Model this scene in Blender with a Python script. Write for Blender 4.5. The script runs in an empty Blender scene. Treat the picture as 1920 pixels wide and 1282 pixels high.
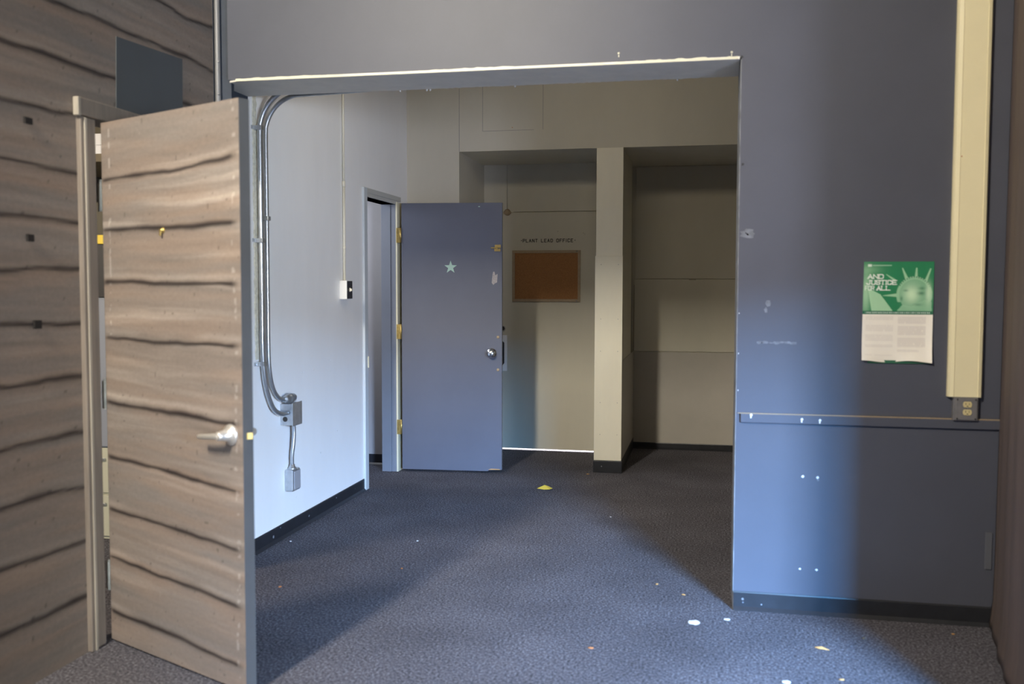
import bpy, bmesh, math, random
import numpy as np
from mathutils import Vector, Matrix
R = math.radians
PI = math.pi
S = bpy.context.scene
C = S.collection
random.seed(7)

# ------------------------------------------------------------------ camera
FPX = 1794.63; YAW = -0.20211763; PIT = 0.05661479; ROL = 0.00226177
cam_d = bpy.data.cameras.new('camera'); cam = bpy.data.objects.new('camera', cam_d); C.objects.link(cam)
cy, sy, cp, sp = math.cos(YAW), math.sin(YAW), math.cos(PIT), math.sin(PIT)
F = Vector((sy*cp, cy*cp, -sp)); Rt = Vector((cy, -sy, 0)); U = Rt.cross(F)
R2 = Rt*math.cos(ROL) + U*math.sin(ROL); U2 = U*math.cos(ROL) - Rt*math.sin(ROL)
cam.matrix_world = Matrix(((R2.x, U2.x, -F.x, 0), (R2.y, U2.y, -F.y, 0), (R2.z, U2.z, -F.z, 1.44), (0, 0, 0, 1)))
cam_d.sensor_width = 36; cam_d.lens = FPX/1920*36; cam_d.clip_start = .05
cam_d.dof.use_dof = True; cam_d.dof.focus_distance = 7.3; cam_d.dof.aperture_fstop = 2.2
S.camera = cam
# ------------------------------------------------------------------ exposure, world, light
S.view_settings.view_transform = 'Standard'; S.view_settings.look = 'None'
S.view_settings.gamma = 1; S.view_settings.use_curve_mapping = False
S.view_settings.exposure = 0.0
W = bpy.data.worlds.new('world'); S.world = W; W.use_nodes = True
W.node_tree.nodes['Background'].inputs[0].default_value = (.62, .74, 1, 1)
W.node_tree.nodes['Background'].inputs[1].default_value = .25
def area(name, loc, target, sx, sy_, power, col, spread=180):
    l = bpy.data.lights.new(name, 'AREA'); l.shape = 'RECTANGLE'; l.size = sx; l.size_y = sy_
    l.energy = power; l.color = col; l.spread = R(spread)
    o = bpy.data.objects.new(name, l); C.objects.link(o); o.location = loc
    o.rotation_euler = (Vector(target) - Vector(loc)).to_track_quat('-Z', 'Y').to_euler()
    return o
# blue sky light coming down through the doorway behind the camera on the right
area('doorway_blue_sky', (3.85, -3.6, 3.2), (.2, 4.4, .6), 1.8, 1.6, 7600, (.13, .46, 1.0))
area('doorway_pale_sky', (4.4, -3.6, 3.2), (.2, 4.4, .6), 1.2, 1.6, 2550, (.80, .87, 1.0))
area('doorway_street_light', (4.4, -3.6, 1.3), (.2, 4.4, .6), 1.2, 1.6, 420, (.76, .80, 1.0))
area('doorway_street_light', (5.7, -3.6, 1.3), (.2, 4.4, .6), 1.2, 1.6, 560, (.84, .95, 1.0))
# pale daylight through the tall narrow window high up behind the camera on the left
area('tall_window_daylight', (-2.15, -.66, 4.18), (-.9, 4.3, -1.6), .36, 1.2, 465, (1.0, .92, .77))
# lamp light of the neighbouring office, falling through the plank doorway
area('office_light', (-4.3, 1.5, 2.35), (-2.2, 4.2, .8), .9, .9, 120, (1.0, .86, .68))
# light of the small space behind the blue door
area('closet_light', (-3.3, 6.4, 2.2), (-2.8, 7.3, .8), .5, .5, 13, (.88, .92, 1.0))
# fill light added behind the header to brighten the back wall and recesses
area('inner_fill_light', (-.9, 4.80, 3.0), (-.9, 7.4, 1.5), 1.2, .25, 14, (1, .86, .62))
# daylight outside the far exit door
area('far_outdoor_light', (-1.4, 9.3, 1.6), (-1.4, 8.45, 0), 1.2, 1.0, 420, (1, .98, 1))

# ------------------------------------------------------------------ helpers
def mat(name, col, rough=.6, metal=0, noise=None, bump=0, bscale=200, spec=.5, emit=None):
    m = bpy.data.materials.new(name); m.use_nodes = True; nt = m.node_tree; b = nt.nodes['Principled BSDF']
    b.inputs['Base Color'].default_value = (*col, 1); b.inputs['Roughness'].default_value = rough
    b.inputs['Metallic'].default_value = metal; b.inputs['Specular IOR Level'].default_value = spec
    tc = nt.nodes.new('ShaderNodeTexCoord')
    if noise:
        sc, amt = noise[0], noise[1]; st = noise[2] if len(noise) > 2 else (1, 1, 1)
        mp = nt.nodes.new('ShaderNodeMapping'); mp.inputs['Scale'].default_value = st
        n = nt.nodes.new('ShaderNodeTexNoise'); n.inputs['Scale'].default_value = sc; n.inputs['Detail'].default_value = 6
        n.inputs['Roughness'].default_value = .65
        r = nt.nodes.new('ShaderNodeMapRange'); r.inputs['From Min'].default_value = .3; r.inputs['From Max'].default_value = .7
        r.inputs['To Min'].default_value = 1-amt; r.inputs['To Max'].default_value = 1+amt
        mx = nt.nodes.new('ShaderNodeVectorMath'); mx.operation = 'SCALE'; mx.inputs[0].default_value = col
        nt.links.new(tc.outputs['Object'], mp.inputs[0]); nt.links.new(mp.outputs[0], n.inputs['Vector'])
        nt.links.new(n.outputs[0], r.inputs[0]); nt.links.new(r.outputs[0], mx.inputs['Scale'])
        nt.links.new(mx.outputs[0], b.inputs['Base Color'])
    if bump:
        n2 = nt.nodes.new('ShaderNodeTexNoise'); n2.inputs['Scale'].default_value = bscale; n2.inputs['Detail'].default_value = 3
        bp = nt.nodes.new('ShaderNodeBump'); bp.inputs['Strength'].default_value = bump; bp.inputs['Distance'].default_value = .002
        nt.links.new(tc.outputs['Object'], n2.inputs['Vector']); nt.links.new(n2.outputs[0], bp.inputs['Height'])
        nt.links.new(bp.outputs[0], b.inputs['Normal'])
    if emit:
        b.inputs['Emission Color'].default_value = (*col, 1); b.inputs['Emission Strength'].default_value = emit
    return m
def paint_mat(name, rough=.65, nscale=60, amt=.10, st=(1, 1, 1)):
    m = mat(name, (.5, .5, .5), rough); nt = m.node_tree; b = nt.nodes['Principled BSDF']
    a = nt.nodes.new('ShaderNodeAttribute'); a.attribute_name = 'paint'
    tc = nt.nodes.new('ShaderNodeTexCoord'); mp = nt.nodes.new('ShaderNodeMapping'); mp.inputs['Scale'].default_value = st
    n = nt.nodes.new('ShaderNodeTexNoise'); n.inputs['Scale'].default_value = nscale; n.inputs['Detail'].default_value = 8
    n.inputs['Roughness'].default_value = .7
    r = nt.nodes.new('ShaderNodeMapRange'); r.inputs['From Min'].default_value = .3; r.inputs['From Max'].default_value = .7
    r.inputs['To Min'].default_value = 1-amt; r.inputs['To Max'].default_value = 1+amt
    mx = nt.nodes.new('ShaderNodeVectorMath'); mx.operation = 'SCALE'
    bp = nt.nodes.new('ShaderNodeBump'); bp.inputs['Strength'].default_value = .25; bp.inputs['Distance'].default_value = .002
    nt.links.new(tc.outputs['Object'], mp.inputs[0]); nt.links.new(mp.outputs[0], n.inputs['Vector'])
    nt.links.new(n.outputs[0], r.inputs[0]); nt.links.new(r.outputs[0], mx.inputs['Scale'])
    nt.links.new(a.outputs['Color'], mx.inputs[0]); nt.links.new(mx.outputs[0], b.inputs['Base Color'])
    nt.links.new(n.outputs[0], bp.inputs['Height']); nt.links.new(bp.outputs[0], b.inputs['Normal'])
    return m
M = dict(
 slate=mat('slate_blue_paint', (.070, .074, .096), .5, noise=(2.2, .07), bump=.10, bscale=90),
 navy=mat('dark_navy_paint', (.030, .040, .060), .55, noise=(8, .2)),
 white=mat('white_wall_paint', (.90, .905, .91), .55, noise=(1.6, .04, (1, 1, .3)), bump=.06, bscale=60),
 cream=mat('cream_wall_paint', (.58, .545, .445), .5, noise=(2, .05, (1, 1, .4)), bump=.08, bscale=80),
 cream2=mat('cream_board_paint', (.82, .77, .62), .45, noise=(3, .05, (1, 1, .3))),
 dado=mat('grey_lower_paint', (.44, .41, .36), .5, noise=(3, .05)),
 soffit=mat('soffit_paint', (.86, .80, .68), .55, noise=(9, .06), bump=.1),
 creamtrim=mat('cream_trim_paint', (.74, .70, .52), .4),
 door=mat('blue_door_paint', (.118, .128, .168), .38, noise=(2.5, .05), bump=.05, bscale=70),
 doorgrey=mat('grey_edge_paint', (.085, .087, .092), .5, noise=(6, .1)),
 cover=mat('black_vinyl_base', (.016, .017, .021), .4, noise=(14, .25)),
 bluish=mat('pale_blue_frame_paint', (.55, .60, .63), .4),
 bluejamb=mat('grey_blue_jamb_paint', (.22, .238, .28), .45, noise=(4, .05)),
 steel=mat('galvanised_steel', (.50, .52, .54), .35, .85, noise=(30, .12)),
 nickel=mat('satin_nickel', (.82, .77, .70), .36, .72),
 chrome=mat('polished_chrome', (.85, .85, .88), .18, 1),
 brass=mat('aged_brass', (.55, .40, .14), .38, .85, noise=(60, .2)),
 darkmetal=mat('dark_bronze', (.06, .055, .05), .4, .6),
 pipepaint=mat('painted_pipe', (.60, .58, .50), .5, noise=(25, .2)),
 ivory=mat('ivory_enamel', (.78, .74, .60), .35),
 raceway=mat('ivory_raceway_enamel', (.82, .73, .47), .38, noise=(5, .03)),
 whiteplastic=mat('white_box_enamel', (.80, .79, .74), .35),
 black=mat('black_plastic', (.015, .014, .016), .45),
 grey=mat('weathered_grey_plate', (.22, .21, .21), .5, .4, noise=(30, .1)),
 outlet=mat('almond_receptacle', (.60, .50, .26), .4),
 cork=mat('cork_sheet', (.34, .16, .06), .9, noise=(160, .25), bump=.3, bscale=300),
 corkframe=mat('tan_wood_frame', (.36, .27, .17), .45, noise=(40, .1)),
 ink=mat('black_lettering', (.03, .026, .02), .6),
 mint=mat('pale_mint_star', (.42, .60, .50), .6),
 tape=mat('torn_tape', (.42, .38, .36), .7, noise=(90, .3)),
 chip=mat('bare_plaster', (.80, .80, .80), .8),
 scuff=mat('chalky_scuff', (.17, .18, .205), .8, noise=(40, .35)),
 patch=mat('painted_grey_patch', (.070, .076, .082), .6, noise=(5, .06)),
 hole=mat('black_square_block', (.008, .006, .006), .8),
 trimwood=mat('streaky_brown_trim', (.20, .165, .135), .6, noise=(5, .22, (6, 6, .5)), bump=.2),
 trimlight=mat('bare_wood_trim', (.34, .30, .245), .6, noise=(5, .2, (6, 6, .5))),
 yellow=mat('yellow_paper', (.85, .62, .08), .7),
 paper=mat('white_paper', (.86, .87, .90), .7),
 tan=mat('tan_leaf_fragment', (.62, .34, .12), .8),
 orange=mat('orange_scrap', (.50, .20, .07), .8),
 darkpaint=mat('black_ceiling_paint', (.055, .053, .05), .9),
 roomgrey=mat('neutral_room_paint', (.30, .29, .29), .8),
 office=mat('office_wall_paint', (.16, .14, .10), .8),
 cabinet=mat('cream_cabinet_enamel', (.52, .51, .40), .45),
 bluecab=mat('blue_grey_cabinet_enamel', (.26, .28, .33), .45),
 concrete=mat('pale_concrete', (.75, .74, .74), .9, noise=(20, .1)),
 closet=mat('closet_grey_paint', (.34, .33, .34), .6, noise=(3, .05)),
 brownwall=mat('brown_flat_paint', (.125, .092, .080), .7, noise=(4, .16, (5, 5, .25)), bump=.15, bscale=60),
 olive=mat('olive_brown_edge', (.15, .12, .075), .7, noise=(6, .2)),
)
# carpet: short loop pile in dark blue and grey flecks
def carpet():
    m = mat('blue_grey_carpet', (.05, .05, .07), .95, spec=.1); nt = m.node_tree; b = nt.nodes['Principled BSDF']
    tc = nt.nodes.new('ShaderNodeTexCoord')
    n = nt.nodes.new('ShaderNodeTexNoise'); n.inputs['Scale'].default_value = 95; n.inputs['Detail'].default_value = 5; n.inputs['Roughness'].default_value = .8
    cr = nt.nodes.new('ShaderNodeValToRGB'); e = cr.color_ramp.elements
    e[0].position = .38; e[0].color = (.028, .026, .027, 1); e[1].position = .64; e[1].color = (.280, .265, .300, 1)
    e2 = e.new(.5); e2.color = (.096, .092, .106, 1)
    n3 = nt.nodes.new('ShaderNodeTexNoise'); n3.inputs['Scale'].default_value = 2.2; n3.inputs['Detail'].default_value = 4
    r = nt.nodes.new('ShaderNodeMapRange'); r.inputs['From Min'].default_value = .3; r.inputs['From Max'].default_value = .7
    r.inputs['To Min'].default_value = .82; r.inputs['To Max'].default_value = 1.15
    mx = nt.nodes.new('ShaderNodeVectorMath'); mx.operation = 'SCALE'
    bp = nt.nodes.new('ShaderNodeBump'); bp.inputs['Strength'].default_value = .6; bp.inputs['Distance'].default_value = .004
    L = nt.links.new
    L(tc.outputs['Object'], n.inputs['Vector']); L(tc.outputs['Object'], n3.inputs['Vector']); L(n.outputs[0], cr.inputs[0])
    L(n3.outputs[0], r.inputs[0]); L(r.outputs[0], mx.inputs['Scale']); L(cr.outputs[0], mx.inputs[0]); L(mx.outputs[0], b.inputs['Base Color'])
    L(n.outputs[0], bp.inputs['Height']); L(bp.outputs[0], b.inputs['Normal'])
    return m
M['carpet'] = carpet()

def bx(bm, x0, x1, y0, y1, z0, z1, bev=0, mtx=None):
    v = [bm.verts.new((x, y, z)) for x in (x0, x1) for y in (y0, y1) for z in (z0, z1)]
    fs = [bm.faces.new([v[i] for i in q]) for q in ((0, 1, 3, 2), (4, 6, 7, 5), (0, 4, 5, 1), (2, 3, 7, 6), (0, 2, 6, 4), (1, 5, 7, 3))]
    if bev:
        es = {e for f in fs for e in f.edges}
        r = bmesh.ops.bevel(bm, geom=list(es), offset=bev, segments=2, affect='EDGES', profile=.5)
        v = [q for q in {w for f in r['faces'] for w in f.verts} | {q for q in v if q.is_valid}]
    if mtx is not None:
        for q in v: q.co = mtx @ q.co
    return v
def cyl(bm, p0, p1, r0, r1=None, n=20):
    p0 = Vector(p0); p1 = Vector(p1); r1 = r0 if r1 is None else r1
    d = (p1-p0).normalized(); a = d.orthogonal().normalized(); b = d.cross(a)
    A = [bm.verts.new(p0 + (a*math.cos(t)+b*math.sin(t))*r0) for t in [2*PI*i/n for i in range(n)]]
    B = [bm.verts.new(p1 + (a*math.cos(t)+b*math.sin(t))*r1) for t in [2*PI*i/n for i in range(n)]]
    for i in range(n):
        f = bm.faces.new((A[i], A[(i+1) % n], B[(i+1) % n], B[i])); f.smooth = True
    bm.faces.new(A[::-1]); bm.faces.new(B)
def lathe(bm, p0, d, prof, n=28):
    """prof = list of (distance along d, radius)"""
    p0 = Vector(p0); d = Vector(d).normalized(); a = d.orthogonal().normalized(); b = d.cross(a); rings = []
    for (h, r) in prof:
        rings.append([bm.verts.new(p0+d*h+(a*math.cos(t)+b*math.sin(t))*max(r, .0004)) for t in [2*PI*i/n for i in range(n)]])
    for A, B in zip(rings, rings[1:]):
        for i in range(n):
            f = bm.faces.new((A[i], A[(i+1) % n], B[(i+1) % n], B[i])); f.smooth = True
    bm.faces.new(rings[0][::-1]); bm.faces.new(rings[-1])
def tube(bm, pts, r, n=14, sub=6):
    P = [Vector(p) for p in pts]; Q = []
    for i in range(len(P)-1):
        p0 = P[max(i-1, 0)]; p1 = P[i]; p2 = P[i+1]; p3 = P[min(i+2, len(P)-1)]
        for k in range(sub):
            t = k/sub
            Q.append(.5*((2*p1)+(p2-p0)*t+(2*p0-5*p1+4*p2-p3)*t*t+(3*p1-p0-3*p2+p3)*t**3))
    Q.append(P[-1]); rings = []; a = None
    for i, q in enumerate(Q):
        d = (Q[min(i+1, len(Q)-1)]-Q[max(i-1, 0)]).normalized()
        a = d.orthogonal().normalized() if a is None else (a-d*a.dot(d)).normalized()
        b = d.cross(a); rr = r(i/(len(Q)-1)) if callable(r) else r
        rings.append([bm.verts.new(q+(a*math.cos(t)+b*math.sin(t))*rr) for t in [2*PI*k/n for k in range(n)]])
    for A, B in zip(rings, rings[1:]):
        for i in range(n):
            f = bm.faces.new((A[i], A[(i+1) % n], B[(i+1) % n], B[i])); f.smooth = True
    bm.faces.new(rings[0][::-1]); bm.faces.new(rings[-1])
def slab(bm, pts, nrm):
    """polygon pts extruded along vector nrm"""
    nrm = Vector(nrm); A = [bm.verts.new(p) for p in pts]; B = [bm.verts.new(Vector(p)+nrm) for p in pts]
    bm.faces.new(A[::-1]); bm.faces.new(B); n = len(A)
    for i in range(n): bm.faces.new((A[i], A[(i+1) % n], B[(i+1) % n], B[i]))
def obj(name, bm, m, parent=None, label=None, recalc=True):
    if recalc: bmesh.ops.recalc_face_normals(bm, faces=bm.faces)
    me = bpy.data.meshes.new(name); bm.to_mesh(me); bm.free(); me.materials.append(m)
    o = bpy.data.objects.new(name, me); C.objects.link(o)
    if parent: o.parent = parent
    if label: o['label'] = label
    return o
def tag(o, label, cat, group=None, kind=None):
    o['label'] = label; o['category'] = cat
    if group: o['group'] = group
    if kind: o['kind'] = kind
    return o
def struct(name, bm, m, label, cat='wall'):
    return tag(obj(name, bm, m), label, cat, kind='structure')
def thing(name, label, cat, loc=(0, 0, 0), rz=0, group=None, kind=None):
    o = bpy.data.objects.new(name, None); C.objects.link(o); o.location = loc; o.rotation_euler = (0, 0, rz)
    o.empty_display_size = .05
    return tag(o, label, cat, group, kind)
def local(parent, o):
    """child built in world coordinates: bring it into the frame of its parent"""
    mw = Matrix.Translation(parent.location) @ parent.rotation_euler.to_matrix().to_4x4()
    o.data.transform(mw.inverted()); return o
def wchild(name, bm, m, parent, label=None):
    return local(parent, obj(name, bm, m, parent, label))
def box1(name, m, b, parent=None, bev=0, label=None):
    bm = bmesh.new(); bx(bm, *b, bev=bev)
    return wchild(name, bm, m, parent, label) if parent else obj(name, bm, m, None, label)
def sbox(name, m, boxes, label, cat='wall', bev=0):
    bm = bmesh.new()
    for b in boxes: bx(bm, *b, bev=bev)
    return struct(name, bm, m, label, cat)

# ---- value noise and painted plank surfaces
rng = np.random.RandomState(11); LAT = rng.rand(256, 256)
def vn(x, y):
    xi = np.floor(x).astype(int); yi = np.floor(y).astype(int); fx = x-xi; fy = y-yi
    fx = fx*fx*(3-2*fx); fy = fy*fy*(3-2*fy); g = lambda i, j: LAT[i & 255, j & 255]
    return (g(xi, yi)*(1-fx)+g(xi+1, yi)*fx)*(1-fy)+(g(xi, yi+1)*(1-fx)+g(xi+1, yi+1)*fx)*fy
def fbm(x, y, o=4):
    s = 0; a = .5; t = 0
    for k in range(o): s = s+a*vn(x*2**k+17*k, y*2**k+31*k); t += a; a *= .55
    return s/t
def planks(u, v, lines, u0, u1, seed=0., gap=.2, edge=None, lift=1.0, wamt=1.0):
    """rgb (linear) of the hand-painted board pattern; lines = seam polylines, from the top down"""
    hs = []
    for i, l in enumerate(lines):
        xs = [p[0] for p in l]; ys = [p[1] for p in l]
        h = np.interp(u, xs, ys); h = h + (fbm(u*5+seed+i*7.3, u*0+i*3.1, 3)-.5)*.022
        hs.append(h)
    top = np.full_like(u, hs[0].max()+gap); above = top.copy(); below = hs[0]*0+hs[-1].min()-gap
    idx = np.zeros_like(u); dark = np.zeros_like(u)
    above = np.maximum(above, v+.001)
    for i, h in enumerate(hs):
        m = v < h; above = np.where(m, h, above); idx = np.where(m, i+1, idx)
    for h in reversed(hs):
        m = v >= h; below = np.where(m, np.maximum(below, np.where(h <= v, h, below)), below)
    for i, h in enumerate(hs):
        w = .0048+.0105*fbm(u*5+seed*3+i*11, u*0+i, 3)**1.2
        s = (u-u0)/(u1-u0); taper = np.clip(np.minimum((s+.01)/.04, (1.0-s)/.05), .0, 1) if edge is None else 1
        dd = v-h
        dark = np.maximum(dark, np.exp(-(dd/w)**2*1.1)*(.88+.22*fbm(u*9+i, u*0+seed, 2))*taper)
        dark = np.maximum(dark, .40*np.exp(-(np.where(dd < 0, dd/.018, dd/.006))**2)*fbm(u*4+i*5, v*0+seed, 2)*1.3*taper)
    t = np.clip((above-v)/np.maximum(above-below, .05), 0, 1)
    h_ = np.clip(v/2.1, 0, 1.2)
    tone = fbm(u*1.1+idx*13.7+seed, t*4.5+idx*5.1, 3)
    fine = fbm(u*4+seed, v*55+u*2, 4)
    grain = fbm(u*2.2+idx*3.7+seed+40, t*15+idx*9.1, 3)
    g = np.clip((tone-.42)*4, 0, 1)[..., None]
    base = np.array([.232, .186, .152])*g + np.array([.200, .170, .146])*(1-g)
    warm = np.clip((fbm(u*1.7+idx*8+90, t*3+idx, 3)-.50)*4, 0, 1)[..., None]*.32
    base = base*(1-warm)+np.array([.275, .195, .140])*warm
    cool = np.clip((fbm(u*1.9+idx*4+200, t*3.5+3*idx, 3)-.50)*4, 0, 1)[..., None]*.40
    base = base*(1-cool)+np.array([.175, .172, .165])*cool
    base = base*(1+.22*(fine-.5)[..., None]+.20*(grain-.5)[..., None])
    wv = t+.045*np.sin(u*4.2+idx*2.1)+.02*(fbm(u*3+idx, u*0+seed, 2)-.5)
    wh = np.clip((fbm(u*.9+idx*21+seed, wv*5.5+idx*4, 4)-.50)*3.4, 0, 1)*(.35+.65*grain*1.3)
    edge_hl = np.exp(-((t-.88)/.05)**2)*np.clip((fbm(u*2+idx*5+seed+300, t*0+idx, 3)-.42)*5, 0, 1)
    wh = np.clip(wh*(.10+.30*h_)*wamt+edge_hl*.15*wamt, 0, .8)  # whiter strokes gather upward: partly brushwork, partly painted-in brightness of the upper boards
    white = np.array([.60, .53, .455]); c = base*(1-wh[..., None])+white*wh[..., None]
    dots = (vn(u*70+5, v*70) > .955)[..., None]; c = np.where(dots, c*.55, c)
    sp = ((vn(u*85+50, v*85+9) > .972) & (fbm(u*2+7, v*2, 2) > .45))[..., None]; c = np.where(sp, c*.8+np.array([.07, .068, .064]), c)
    if edge is None:
        sc = (np.abs(u-.060+.012*np.sin(v*2.3)) < .006)*(vn(u*40, v*60) > .62)*(v > 1.25) + (np.abs(u-.845+.006*np.sin(v*9)) < .007)*(vn(u*60, v*75) > .66)
        c = c + (sc[..., None] > 0)*np.array([.11, .108, .102])
    dk = np.clip(dark, 0, 1)[..., None]; c = c*(1-dk)+np.array([.016, .011, .011])*dk
    return np.clip(c*np.array(lift), 0, 1)
def grid_obj(name, us, vs, to3, colf, m, parent=None, keep=None, back=None):
    """dense painted sheet; to3 maps (u, v) to a point; back = thickness vector"""
    nu, nv = len(us), len(vs); uu, vv = np.meshgrid(us, vs, indexing='ij')
    col = colf(uu, vv); P = to3(uu, vv)
    me = bpy.data.meshes.new(name); idx = np.arange(nu*nv).reshape(nu, nv)
    q = np.stack([idx[:-1, :-1], idx[1:, :-1], idx[1:, 1:], idx[:-1, 1:]], -1).reshape(-1, 4)
    if keep is not None:
        cu = .5*(uu[:-1, :-1]+uu[1:, 1:]); cv = .5*(vv[:-1, :-1]+vv[1:, 1:]); q = q[keep(cu, cv).reshape(-1)]
    me.from_pydata([tuple(p) for p in P.reshape(-1, 3)], [], [tuple(int(k) for k in r) for r in q])
    ca = me.color_attributes.new('paint', 'FLOAT_COLOR', 'POINT')
    rgba = np.ones((nu*nv, 4), dtype=np.float32); rgba[:, :3] = col.reshape(-1, 3); ca.data.foreach_set('color', rgba.ravel())
    me.materials.append(m); me.update(); o = bpy.data.objects.new(name, me); C.objects.link(o)
    if parent: o.parent = parent; local(parent, o)
    return o
M['plank'] = paint_mat('painted_plank_scenery', .62, 45, .10, (1, 1, 1.6))
M['print'] = paint_mat('printed_paper', .45, 30, .02)

# ================================================================== SETTING
XW = -2.381; YF = 4.346; YS = 4.69; YB = 7.41; ZL = 2.440; ZT = 5.0; ZI = 3.45
bm = bmesh.new(); bx(bm, -6.0, 3.6, -1.2, 8.40, -.10, 0)
bx(bm, -.76, 1.9, 8.40, 8.75, -.10, 0)
struct('floor', bm, M['carpet'], 'dark blue grey flecked carpet floor running through the wide opening', 'floor')
sbox('ground_outside', M['concrete'], [(-2.3, -.77, 8.401, 10.2, -.10, -.001)], 'pale ground just outside the door under the gap', 'ground')
sbox('ceiling', M['roomgrey'], [(-2.6, 3.6, -1.2, YS, ZT, ZT+.1), (-2.6, 1.9, YS+.001, 9.0, ZI, ZI+.1), (-6.0, -2.49, -1.2, 7.5, 2.9, 3.0)], 'dark ceiling above both rooms', 'ceiling')

# ---- plank wall on the left with the doorway (Y 3.41..4.30, z < 2.09)
DY0, DY1, DZ = 3.412, 4.285, 2.100
WL = [[(3.848, 2.688), (4.109, 2.678), (4.379, 2.695)],
 [(3.152, 2.486), (3.399, 2.497), (3.8, 2.493), (4.103, 2.502), (4.383, 2.484)],
 [(2.901, 2.285), (3.06, 2.288), (3.233, 2.29), (3.529, 2.285)],
 [(2.894, 2.084), (2.976, 2.084), (3.157, 2.083), (3.272, 2.095)],
 [(2.886, 1.883), (3.296, 1.87)], [(2.878, 1.686), (3.065, 1.691), (3.289, 1.683)],
 [(2.871, 1.495), (3.086, 1.507), (3.305, 1.509)], [(2.864, 1.305), (3.05, 1.302), (3.291, 1.301)],
 [(2.855, 1.089), (3.071, 1.096), (3.3, 1.095)], [(2.847, .87), (3.063, .873), (3.282, .876)],
 [(2.839, .672), (3.055, .671), (3.294, .664)], [(2.831, .459), (3.047, .448), (3.299, .445)],
 [(2.822, .232), (3.038, .225), (3.285, .226)]]
WL = [[(3.2, 3.10), (4.4, 3.09)], [(3.2, 2.89), (4.4, 2.90)]] + WL
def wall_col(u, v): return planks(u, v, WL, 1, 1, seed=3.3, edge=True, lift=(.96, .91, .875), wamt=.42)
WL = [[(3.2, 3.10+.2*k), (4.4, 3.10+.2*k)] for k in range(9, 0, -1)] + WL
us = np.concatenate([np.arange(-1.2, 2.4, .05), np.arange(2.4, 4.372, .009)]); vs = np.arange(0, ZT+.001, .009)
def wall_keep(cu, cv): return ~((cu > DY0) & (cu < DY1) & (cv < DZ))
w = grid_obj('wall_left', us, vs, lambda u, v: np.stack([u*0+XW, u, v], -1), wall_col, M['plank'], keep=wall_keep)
tag(w, 'brown wall painted as weathered wooden planks, left of the room', 'wall', kind='structure')
bm = bmesh.new()
for b in ((-2.49, XW-.001, -1.2, DY0, 0, ZT), (-2.49, XW-.001, DY1, YF, 0, ZT), (-2.49, XW-.001, DY0, DY1, DZ, ZT)): bx(bm, *b)
obj('wall_core', bm, M['trimwood'], w)
bm = bmesh.new(); slab(bm, [(XW+.002, 3.556, 2.458), (XW+.002, 4.057, 2.482), (XW+.002, 4.050, 2.125), (XW+.002, 3.545, 2.125)], (.003, 0, 0))
obj('painted_patch', bm, M['patch'], w, 'flat dark grey rectangle painted over the planks')
for (ya, za, yb, zb) in ((3.004, 2.039, 3.041, 2.017), (3.002, 1.626, 3.034, 1.601), (3.026, 1.318, 3.062, 1.288), (4.115, 2.20, 4.19, 2.185)):
    bm = bmesh.new(); bx(bm, XW+.0015, XW+.010, ya, yb, min(za, zb), max(za, zb)); obj('square_block', bm, M['hole'], w, 'small black square on the planks')
# casing of the plank doorway
bm = bmesh.new(); bx(bm, XW-.10, XW+.020, 3.295, 3.330, 0, 2.095, .004)
bx(bm, XW-.115, XW+.012, 3.330, 3.394, 0, 2.095, .003)
struct('trim_1', bm, M['trimwood'], 'brown streaked door post beside the hinged edge of the plank door', 'door trim')
bm = bmesh.new(); bx(bm, XW+.020, XW+.026, 3.312, 3.326, .0, 2.09, .002)
obj('bare_edge', bm, M['trimlight'], bpy.data.objects['trim_1'], 'lighter bare wood edge of the post')
bm = bmesh.new(); bx(bm, XW-.10, XW+.022, 3.283, 4.30, 2.097, 2.165, .004)
struct('trim_2', bm, M['trimwood'], 'brown streaked head board above the plank doorway', 'door trim')
bm = bmesh.new(); bx(bm, XW+.002, XW+.026, 3.274, 3.292, 2.092, 2.163, .003)
obj('bare_end', bm, M['trimlight'], bpy.data.objects['trim_2'], 'bare wood end block of the head board')

# ---- front wall: header and right section, slate blue
bm = bmesh.new(); bx(bm, -2.303, .128, YF, YS-.01, ZL+.005, ZT); bx(bm, .128, 3.2, YF, YS, 0, ZT)
wf = struct('wall_front', bm, M['slate'], 'slate blue wall with the wide opening, poster and chair rail')
sbox('trim_3', M['navy'], [(-2.381, -2.300, 4.372, 4.40, ZL-.30, ZT), (-2.400, -2.3795, 4.346, 4.700, 0, ZT)], 'dark navy return strip at the left end of the opening', 'trim')
bm = bmesh.new(); cyl(bm, (-2.362, 4.355, 0), (-2.362, 4.355, ZT), .014)
for z in (2.535, 2.38): lathe(bm, (-2.352, 4.342, z), (.4, -1, 0), [(0, .006), (.003, .004)], 8)
struct('trim_4', bm, mat('grey_corner_pipe', (.20, .20, .205), .45, .2), 'thin grey vertical pipe trim in the corner of plank wall and slate header', 'pipe')
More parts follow.
